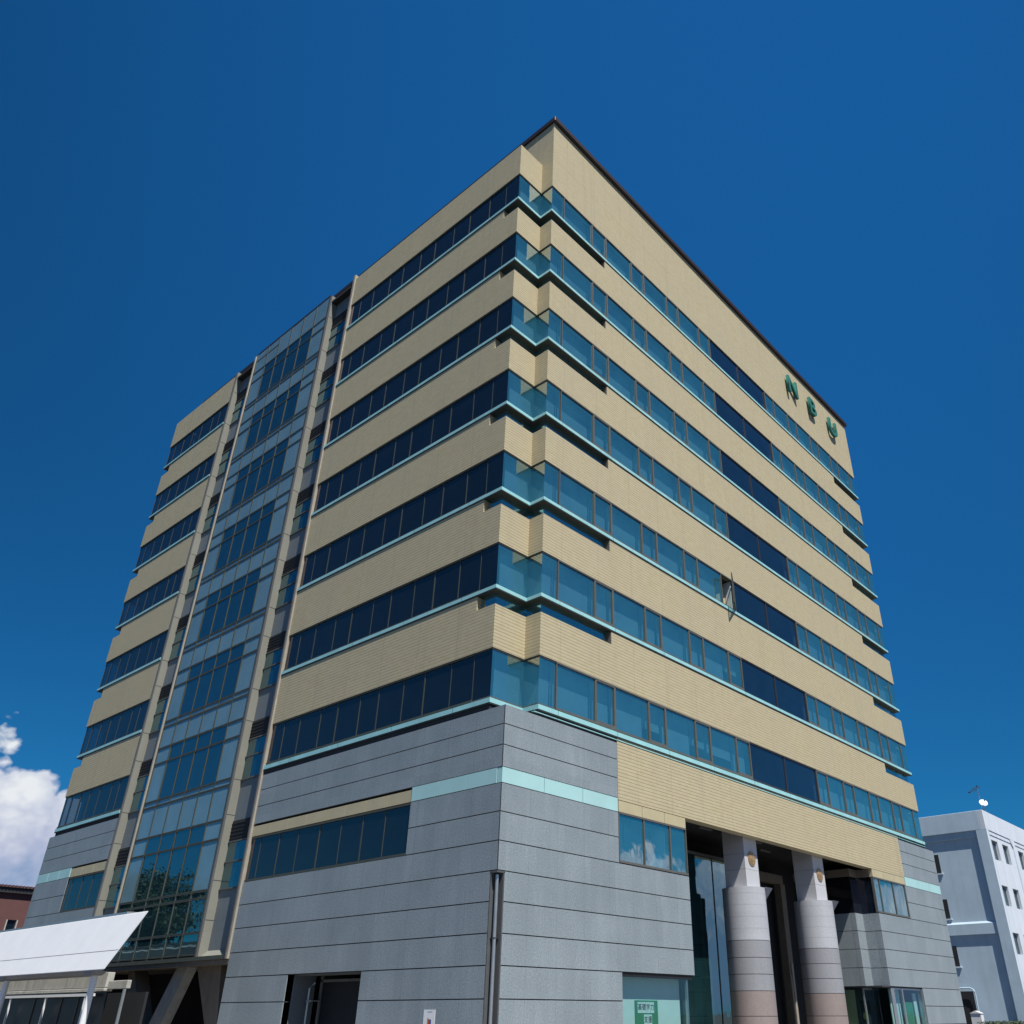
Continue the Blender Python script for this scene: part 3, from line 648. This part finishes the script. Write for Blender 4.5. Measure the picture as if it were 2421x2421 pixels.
# ------------------------------------------------------------------ notices
NT = part('wall_notice', 'white', None, lambda m: m.box((-.012, 2.20, 1.05), (-.001, 2.68, 1.70)))
tag(NT, 'small white paper notice on the grey granite wall left of the corner pipe', 'notice')
part('notice_heading', 'steel', NT, lambda m: m.box((-.014, 2.32, 1.64), (-.0125, 2.52, 1.655)))
part('notice_picture', 'red', NT, lambda m: m.box((-.015, 2.40, 1.28), (-.0125, 2.46, 1.47)))
part('notice_picture', 'blue', NT, lambda m: m.box((-.0165, 2.34, 1.28), (-.0155, 2.40, 1.46)))
part('notice_picture', 'yellow', NT, lambda m: m.box((-.0165, 2.46, 1.32), (-.0155, 2.50, 1.50)))
PO = part('poster_board', 'green_board', None, lambda m: m.box((6.80, .385, 0.2), (8.02, .415, 1.98)))
tag(PO, 'green poster board with black writing on white cards behind the shop glass', 'poster')
def text(s, x, y, z, size, parent, mat='ink'):
    cu = bpy.data.curves.new('txt', 'FONT'); cu.body = s; cu.size = size; cu.align_x = 'CENTER'; cu.align_y = 'CENTER'; cu.extrude = .002; cu.resolution_u = 2
    o = bpy.data.objects.new('txt', cu); COL.objects.link(o); bpy.context.view_layer.update()
    me = bpy.data.meshes.new_from_object(o); bpy.data.objects.remove(o)
    me.materials.clear(); me.materials.append(MT[mat]); o = bpy.data.objects.new('lettering', me); COL.objects.link(o)
    o.location = (x, y, z); o.rotation_euler = (R(90), 0, 0); o.parent = parent; return o
for i, ch in enumerate('基礎学力'):
    x = 7.02+i*.225; part('white_card', 'paper', PO, lambda m: m.box((x-.105, .375, 1.62), (x+.105, .384, 1.93))); text(ch, x, .372, 1.78, .20, PO)
for i, ch in enumerate('支援'):
    x = 7.34+i*.225; part('white_card', 'paper', PO, lambda m: m.box((x-.105, .375, 1.27), (x+.105, .384, 1.58))); text(ch, x, .372, 1.43, .20, PO)
PP = part('picture_poster', 'void', None, lambda m: m.box((25.75, 1.35, 0.7), (26.9, 1.37, 2.15)))
tag(PP, 'dark picture poster with a plate and green leaves behind the far shop glass', 'poster')
def disc(m, x, y, z, r, t=.01, n=20): 
    lo = [(x+r*math.cos(q*2*math.pi/n), y, z+r*math.sin(q*2*math.pi/n)) for q in range(n)]; m.hexa(lo, [(a, y-t, c) for a, _, c in lo])
part('plate_print', 'soffit', PP, lambda m: disc(m, 26.55, 1.345, 1.35, .27)); part('food_print', 'bronze', PP, lambda m: disc(m, 26.55, 1.33, 1.45, .13)); part('leaf_print', 'yellow', PP, lambda m: disc(m, 26.1, 1.345, 1.5, .16))

# ------------------------------------------------------------------ canopy and low pavilion at the left
CN = empty('entrance_canopy', (-4.6, 20, 0), 'long white canopy with a deep slanted fascia and a pointed end on round posts', 'canopy')
def cparts(name, mat, fn, smooth=False, bevel=0):
    m = MB(); fn(m); m.v = [(x+4.6, y-20, z) for x, y, z in m.v]; return m.build(name, mat, CN, smooth=smooth, bevel=bevel)
XB, XT = -5.0, -4.3
def fasc(m):
    yb, yt = 12.28, 11.68
    zb, zt = 2.80, 4.52
    m.hexa([(XB, yb, zb), (XB+1.1, yb+2.9, zb+.02), (XB+1.1, 34, zb+.02), (XB, 34, zb)], [(XT, yt, zt), (XT+.7, yt+1.9, zt-.15), (XT+.7, 34, zt-.15), (XT, 34, zt)])
cparts('fascia', 'white', fasc, bevel=.03)
def fseam(m):
    t = .33; x = XB+(XT-XB)*t-.006; y = 12.28+(11.68-12.28)*t+.05; z = 2.8+1.72*t
    m.hexa([(x, y, z-.008), (x+.01, y, z-.008), (x+.01, 34, z-.008), (x, 34, z-.008)], [(x, y, z+.008), (x+.01, y, z+.008), (x+.01, 34, z+.008), (x, 34, z+.008)])
cparts('seam', 'soffit', fseam)
cparts('roof_edge_coping', 'steel', lambda m: m.box((XT+.06, 13.4, 4.522), (XT+.5, 34, 4.60)))
cparts('soffit', 'soffit', lambda m: m.hexa([(XB+.14, 12.9, 2.70), (XB+.95, 15.3, 2.70), (XB+.95, 34, 2.70), (XB+.14, 34, 2.70)], [(XB+.02, 12.4, 2.795), (XB+1.05, 15.3, 2.795), (XB+1.05, 34, 2.795), (XB+.02, 34, 2.795)]))
for y in (13.45, 21.0, 28.5): cparts('post', 'white', lambda m: m.tube([(-4.75, y, 0), (-4.75, y, 2.72)], .10, 20), smooth=True)
for y in (13.45, 21.0, 28.5): cparts('post_cap', 'soffit', lambda m: m.hexa([(-4.95, y-.16, 2.67), (-4.6, y-.16, 2.67), (-4.6, y+.3, 2.67), (-4.95, y+.3, 2.67)], [(-4.99, y-.4, 2.80), (-4.5, y-.3, 2.80), (-4.5, y+.4, 2.80), (-4.99, y+.4, 2.80)]))
PV = empty('low_pavilion', (-2.6, 20, 0), 'low pavilion with weathered concrete roof edge and dark glazing beneath the white canopy', 'building')
def pv(name, mat, fn, bevel=0):
    m = MB(); fn(m); m.v = [(x+2.6, y-20, z) for x, y, z in m.v]; return m.build(name, mat, PV, bevel=bevel)
pv('roof_edge', 'concrete_pale', lambda m: (m.box((-3.0, 16.62, 2.42), (-2.75, 36, 2.90)), m.box((-3.05, 16.55, 2.30), (-2.75, 36, 2.40)), m.box((-2.95, 15.05, 2.36), (-2.80, 16.54, 2.62))), .015)
pv('white_frame', 'white', lambda m: (m.box((-3.1, 17.2, 2.15), (-3.02, 36, 2.24)), *[m.box((-3.09, y, 0), (-3.03, y+.07, 2.15)) for y in (17.85, 21.4, 25.0, 29.0)]))
pv('grey_post', 'steel', lambda m: m.box((-3.0, 15.05, 0), (-2.93, 15.14, 2.35)))
pv('dark_glazing', 'dark_glazing', lambda m: m.box((-2.85, 16.7, 0), (-2.80, 36, 2.29)))
pv('glazing_bar', 'frame', lambda m: [m.box((-2.88, y, 0), (-2.85, y+.05, 2.29)) for y in (18.9, 20.4, 23, 25.6)])
pv('interior_wall', 'interior', lambda m: (m.box((-1.5, 16.6, 0), (-1.4, 36, 2.3)),))

# ------------------------------------------------------------------ white building beyond
WX, WY = 58.0, 2.86
WB = empty('white_building', (WX, WY, 0), 'plain pale white building with small square windows behind the right end of the granite base', 'building')
def wb(name, mat, fn, bevel=0, smooth=False, parent=None):
    m = MB(); fn(m); m.v = [(x-WX, y-WY, z) for x, y, z in m.v]; return m.build(name, mat, parent or WB, bevel=bevel, smooth=smooth)
ZT = 16.26
WINX = [(59.0, 60.6), (61.85, 63.45), (66.2, 67.8), (69.1, 70.7), (73.4, 75.0), (76.3, 77.9)]
WINZ = [(12.5, 14.05), (9.05, 10.57), (5.6, 7.12), (2.15, 3.67)]
def wallfront(m):   # south face with window holes
    xs = [58.0]+[v for p in WINX for v in p]+[82]
    for a, b_ in zip(xs[::2], xs[1::2]): m.box((a, WY+.10, 0), (b_, WY+.4, 14.4))
    for (a, b_) in WINX:
        z = 0
        for (za, zb) in reversed(WINZ): m.box((a, WY+.10, z), (b_, WY+.4, za)); z = zb
        m.box((a, WY+.10, z), (b_, WY+.4, 14.4))
wb('front_wall', 'white_wall', wallfront)
wb('parapet', 'white_wall', lambda m: (m.box((58.0, WY, 14.72), (82, WY+.4, ZT)), m.box((58.0, WY+.05, 14.4), (82, WY+.4, 14.72))), .02)
def pil(m):
    for x0, x1 in ((58.0, 58.42), (64.75, 65.35), (71.9, 72.5), (79.2, 79.8)):
        m.box((x0, WY+.0, 0), (x1, WY+.10, 14.72))
        if x0 > 60:
            lo = [(x0, WY, 14.1), (x0, WY, 14.72), (x0-.62, WY, 14.72)]; m.hexa(lo, [(a, WY+.1, c) for a, b_, c in lo])
wb('pilaster', 'white_wall', pil)
for (a, b_) in WINX:
    for (za, zb) in WINZ:
        fo_ = wb('window', 'steel', lambda m: (m.box((a, WY+.30, za), (a+.05, WY+.36, zb)), m.box((b_-.05, WY+.30, za), (b_, WY+.36, zb)), m.box((a, WY+.30, za), (b_, WY+.36, za+.05)), m.box((a, WY+.30, zb-.05), (b_, WY+.36, zb)), m.box(((a+b_)/2-.03, WY+.29, za), ((a+b_)/2+.03, WY+.35, zb))))
        wb('pane', 'glass_clear', lambda m: m.face([(a, WY+.34, za), (b_, WY+.34, za), (b_, WY+.34, zb), (a, WY+.34, zb)]), parent=fo_)
        wb('blind', 'frame_green', lambda m: m.box((a, WY+.44, za), (b_, WY+.46, zb)), parent=fo_)
YR = 3.70
wb('side_pier', 'white_wall_shade', lambda m: m.box((WX-.004, WY+.006, 0), (WX+.6, YR, 14.716)))
wb('side_parapet', 'white_wall_shade', lambda m: m.box((WX-.004, WY+.41, 14.724), (WX+.4, 22, ZT)), .02)
wb('side_panel', 'white_wall_shade', lambda m: m.box((WX+.27, YR, 0), (WX+.7, 22, 14.72)))
wb('side_beam', 'white_wall_shade', lambda m: (m.box((WX+.10, YR, 14.22), (WX+.27, 22, 14.72)), m.hexa([(WX+.10, YR, 7.05), (WX+.27, YR, 7.05), (WX+.27, 22, 7.05), (WX+.10, 22, 7.05)], [(WX+.10, YR, 7.82), (WX+.27, YR, 7.98), (WX+.27, 22, 7.98), (WX+.10, 22, 7.82)])))
wb('side_pier', 'white_wall_shade', lambda m: m.box((WX, 11.0, 0), (WX+.6, 12.0, 14.72)))
for (za, zb) in ((11.75, 13.2), (8.3, 9.75), (4.85, 6.3)):
    wb('side_window', 'void', lambda m: (m.box((WX+.255, 7.22, za), (WX+.268, 8.8, zb)),)); wb('side_window_sill', 'white_wall', lambda m: m.box((WX+.15, 7.1, za-.10), (WX+.27, 8.9, za-.02)))
wb('side_doorway', 'void', lambda m: m.box((WX+.25, 6.62, 0), (WX+.268, 8.6, 3.12)))
wb('arched_pipe', 'white_wall_shade', lambda m: m.tube([(WX+.05, 6.42, 0), (WX+.05, 6.42, 3.0), (WX+.05, 6.5, 3.22), (WX+.05, 6.72, 3.34), (WX+.05, 8.8, 3.36)], .05, 8), smooth=True)
wb('building_mass', 'white_wall_shade', lambda m: m.box((WX+.7, WY+.5, 0), (81.5, 21.8, 15.6)))
GK = part('white_cabinet', 'white', None, lambda m: m.hexa([(57.0, 6.0, 0), (57.6, 6.0, 0), (57.6, 6.75, 0), (57.0, 6.75, 0)], [(57.0, 6.0, 1.62), (57.6, 6.0, 1.62), (57.6, 6.75, 1.62), (57.0, 6.75, 1.62)]))
tag(GK, 'small white cabinet with peaked top at the dark side doorway of the white building', 'cabinet')
part('peaked_top', 'white', GK, lambda m: m.hexa([(56.95, 5.95, 1.625), (57.65, 5.95, 1.625), (57.65, 6.8, 1.625), (56.95, 6.8, 1.625)], [(56.95, 6.35, 1.80), (57.65, 6.35, 1.80), (57.65, 6.4, 1.80), (56.95, 6.4, 1.80)]))
# satellite dish and aerial
DS = empty('satellite_dish', (62.6, 3.9, 16.2), 'round white satellite dish on a short mast at the roof edge of the white building', 'satellite dish')
m = MB(); nn = 28; rings = []
for j, rr in enumerate((0.001, .12, .22, .30, .36)):
    rings.append([(rr*math.cos(t*2*math.pi/nn), rr*math.sin(t*2*math.pi/nn), .5*rr*rr) for t in range(nn)])
for a, b_ in zip(rings, rings[1:]):
    for t in range(nn): u = (t+1) % nn; m.face([a[t], a[u], b_[u], b_[t]])
dsh = m.build('reflector', 'white', DS, smooth=True); dsh.location = (0, 0, 1.45); dsh.rotation_euler = Vector((-.75, -.55, .55)).to_track_quat('Z', 'Y').to_euler()
md = dsh.modifiers.new('s', 'SOLIDIFY'); md.thickness = .03
m = MB(); m.tube([(0, 0, -.1), (0, 0, 1.4)], .05, 10); m.build('mast', 'steel', DS)
m = MB(); m.tube([(-.05, -.1, 1.15), (-.30, -.24, 1.60)], .015, 6); m.box((-.34, -.28, 1.58), (-.26, -.20, 1.66)); m.build('feed_arm', 'dark_metal', DS)
AE = empty('roof_aerial', (62.9, 4.2, 16.2), 'thin mast with a bent aerial boom above the satellite dish', 'aerial')
m = MB(); m.tube([(0, 0, 0), (0, 0, 3.05)], .025, 6); m.build('mast', 'steel', AE)
m = MB(); m.tube([(.15, 0, 3.02), (-1.6, .3, 2.25)], .022, 6)
for i in range(6): x = -.1-i*.27; z = 2.91-(i*.27)*.44; m.tube([(x, -.32, z), (x, .36, z)], .012, 5)
m.box((-.03, -.05, 2.95), (.10, .05, 3.08)); m.box((-1.68, .2, 2.16), (-1.54, .34, 2.28)); m.build('boom', 'dark_metal', AE)

# ------------------------------------------------------------------ maroon building far left
MBD = empty('maroon_building', (0, 60, 0), 'low maroon building with ribbed dark roof edge, at the far left behind the canopy', 'building')
def mbp(name, mat, fn, parent=None):
    m = MB(); fn(m); m.v = [(x, y-60, z) for x, y, z in m.v]; return m.build(name, mat, parent or MBD)
mbp('wall', 'maroon', lambda m: (m.box((1.0, 60.0, 0), (6.87, 75, 9.63)), m.box((6.87, 60, 0), (7.67, 75, 6.2)), m.box((6.87, 60, 7.8), (7.67, 75, 9.63)), m.box((7.67, 60, 0), (40, 75, 9.63))))
mbp('roof_fascia', 'dark_metal', lambda m: m.box((.8, 59.75, 9.63), (40, 75.2, 10.0)))
mbp('ribbed_roof', 'maroon', lambda m: [m.box((x, 59.6, 10.0), (x+.12, 75, 10.16)) for x in [1.0+i*.25 for i in range(75)]])
mbp('roof_sheet', 'dark_metal', lambda m: m.box((.8, 59.65, 10.001), (40, 75.2, 10.06)))
wn_ = mbp('window', 'concrete_pale', lambda m: (m.box((6.87, 59.96, 6.2), (6.95, 60.1, 7.8)), m.box((7.59, 59.96, 6.2), (7.67, 60.1, 7.8)), m.box((6.95, 59.96, 6.2), (7.59, 60.1, 6.27))))
mbp('pane', 'glass_dark', lambda m: m.box((6.95, 60.15, 6.2), (7.59, 60.17, 7.8)), wn_)

# ------------------------------------------------------------------ vegetation
MT['bark'] = plain('bark', (.09, .065, .045), .9)
lm = Mat('leaf'); lc = lm.mix(lm.rng(lm.noise(.9, 3), .35, .65, 0, 1), (.022, .04, .02), (.05, .08, .035)); lm.L.new(lc, lm.b.inputs['Base Color']); lm.b.inputs['Roughness'].default_value = .6; MT['leaf'] = lm.m
def tree(name, x, y, ht, rad, label, seed, nleaf=15000):
    rnd = random.Random(seed); t = empty(name, (x, y, 0), label, 'tree')
    tips = []; m = MB()
    def br(p, d, ln, r, lvl):
        pts = [p]; rr = [r]; q = Vector(p)
        for i in range(4):
            d = (d+Vector((rnd.uniform(-.18, .18), rnd.uniform(-.18, .18), rnd.uniform(-.05, .14)))).normalized(); q = q+d*ln/4; pts.append(q.copy()); rr.append(r*(1-.16*(i+1)))
            if lvl >= 1: tips.append(q.copy())
        m.tube(pts, rr, 7)
        if lvl < 3:
            for i in range(4 if lvl == 0 else 3):
                a = rnd.uniform(0, 6.28); nd_ = (d+Vector((math.cos(a), math.sin(a), rnd.uniform(-.1, .5)))*rnd.uniform(.6, 1.0)).normalized()
                br(pts[rnd.choice((2, 3, 4))], nd_, ln*rnd.uniform(.55, .75), rr[-1]*.75, lvl+1)
    br(Vector((0, 0, 0)), Vector((0, 0, 1)), ht*.42, rad*.05, 0)
    m.build('trunk', 'bark', t)
    f = MB()
    for i in range(nleaf):
        c = rnd.choice(tips); o = Vector((rnd.gauss(0, .45), rnd.gauss(0, .45), rnd.gauss(0, .32))); p = c+o
        a = Vector((rnd.gauss(0, 1), rnd.gauss(0, 1), rnd.gauss(0, 1))).normalized(); b_ = a.orthogonal().normalized(); s_ = rnd.uniform(.08, .17)
        f.face([p-a*s_, p+b_*s_*.5, p+a*s_, p-b_*s_*.5])
    f.build('crown', 'leaf', t)
tree('broadleaf_tree', -12.5, 46.5, 11.2, 4, 'leafy tree mirrored in the lower panes of the glazed stair bay', 5)
def hedge():
    rnd = random.Random(3); f = MB()
    for i in range(6000):
        p = Vector((50+rnd.uniform(0, 9), 3.6+rnd.gauss(0, .5), rnd.uniform(0, 1)**.7*1.0)); p.z += .16*math.sin(p.x*2.1)*p.z
        a = Vector((rnd.gauss(0, 1), rnd.gauss(0, 1), rnd.gauss(0, 1))).normalized(); b_ = a.orthogonal().normalized(); s_ = rnd.uniform(.05, .11)
        f.face([p-a*s_, p+b_*s_*.5, p+a*s_, p-b_*s_*.5])
    o = f.build('hedge', 'leaf'); tag(o, 'low green hedge at the foot of the white building', 'hedge')
hedge()
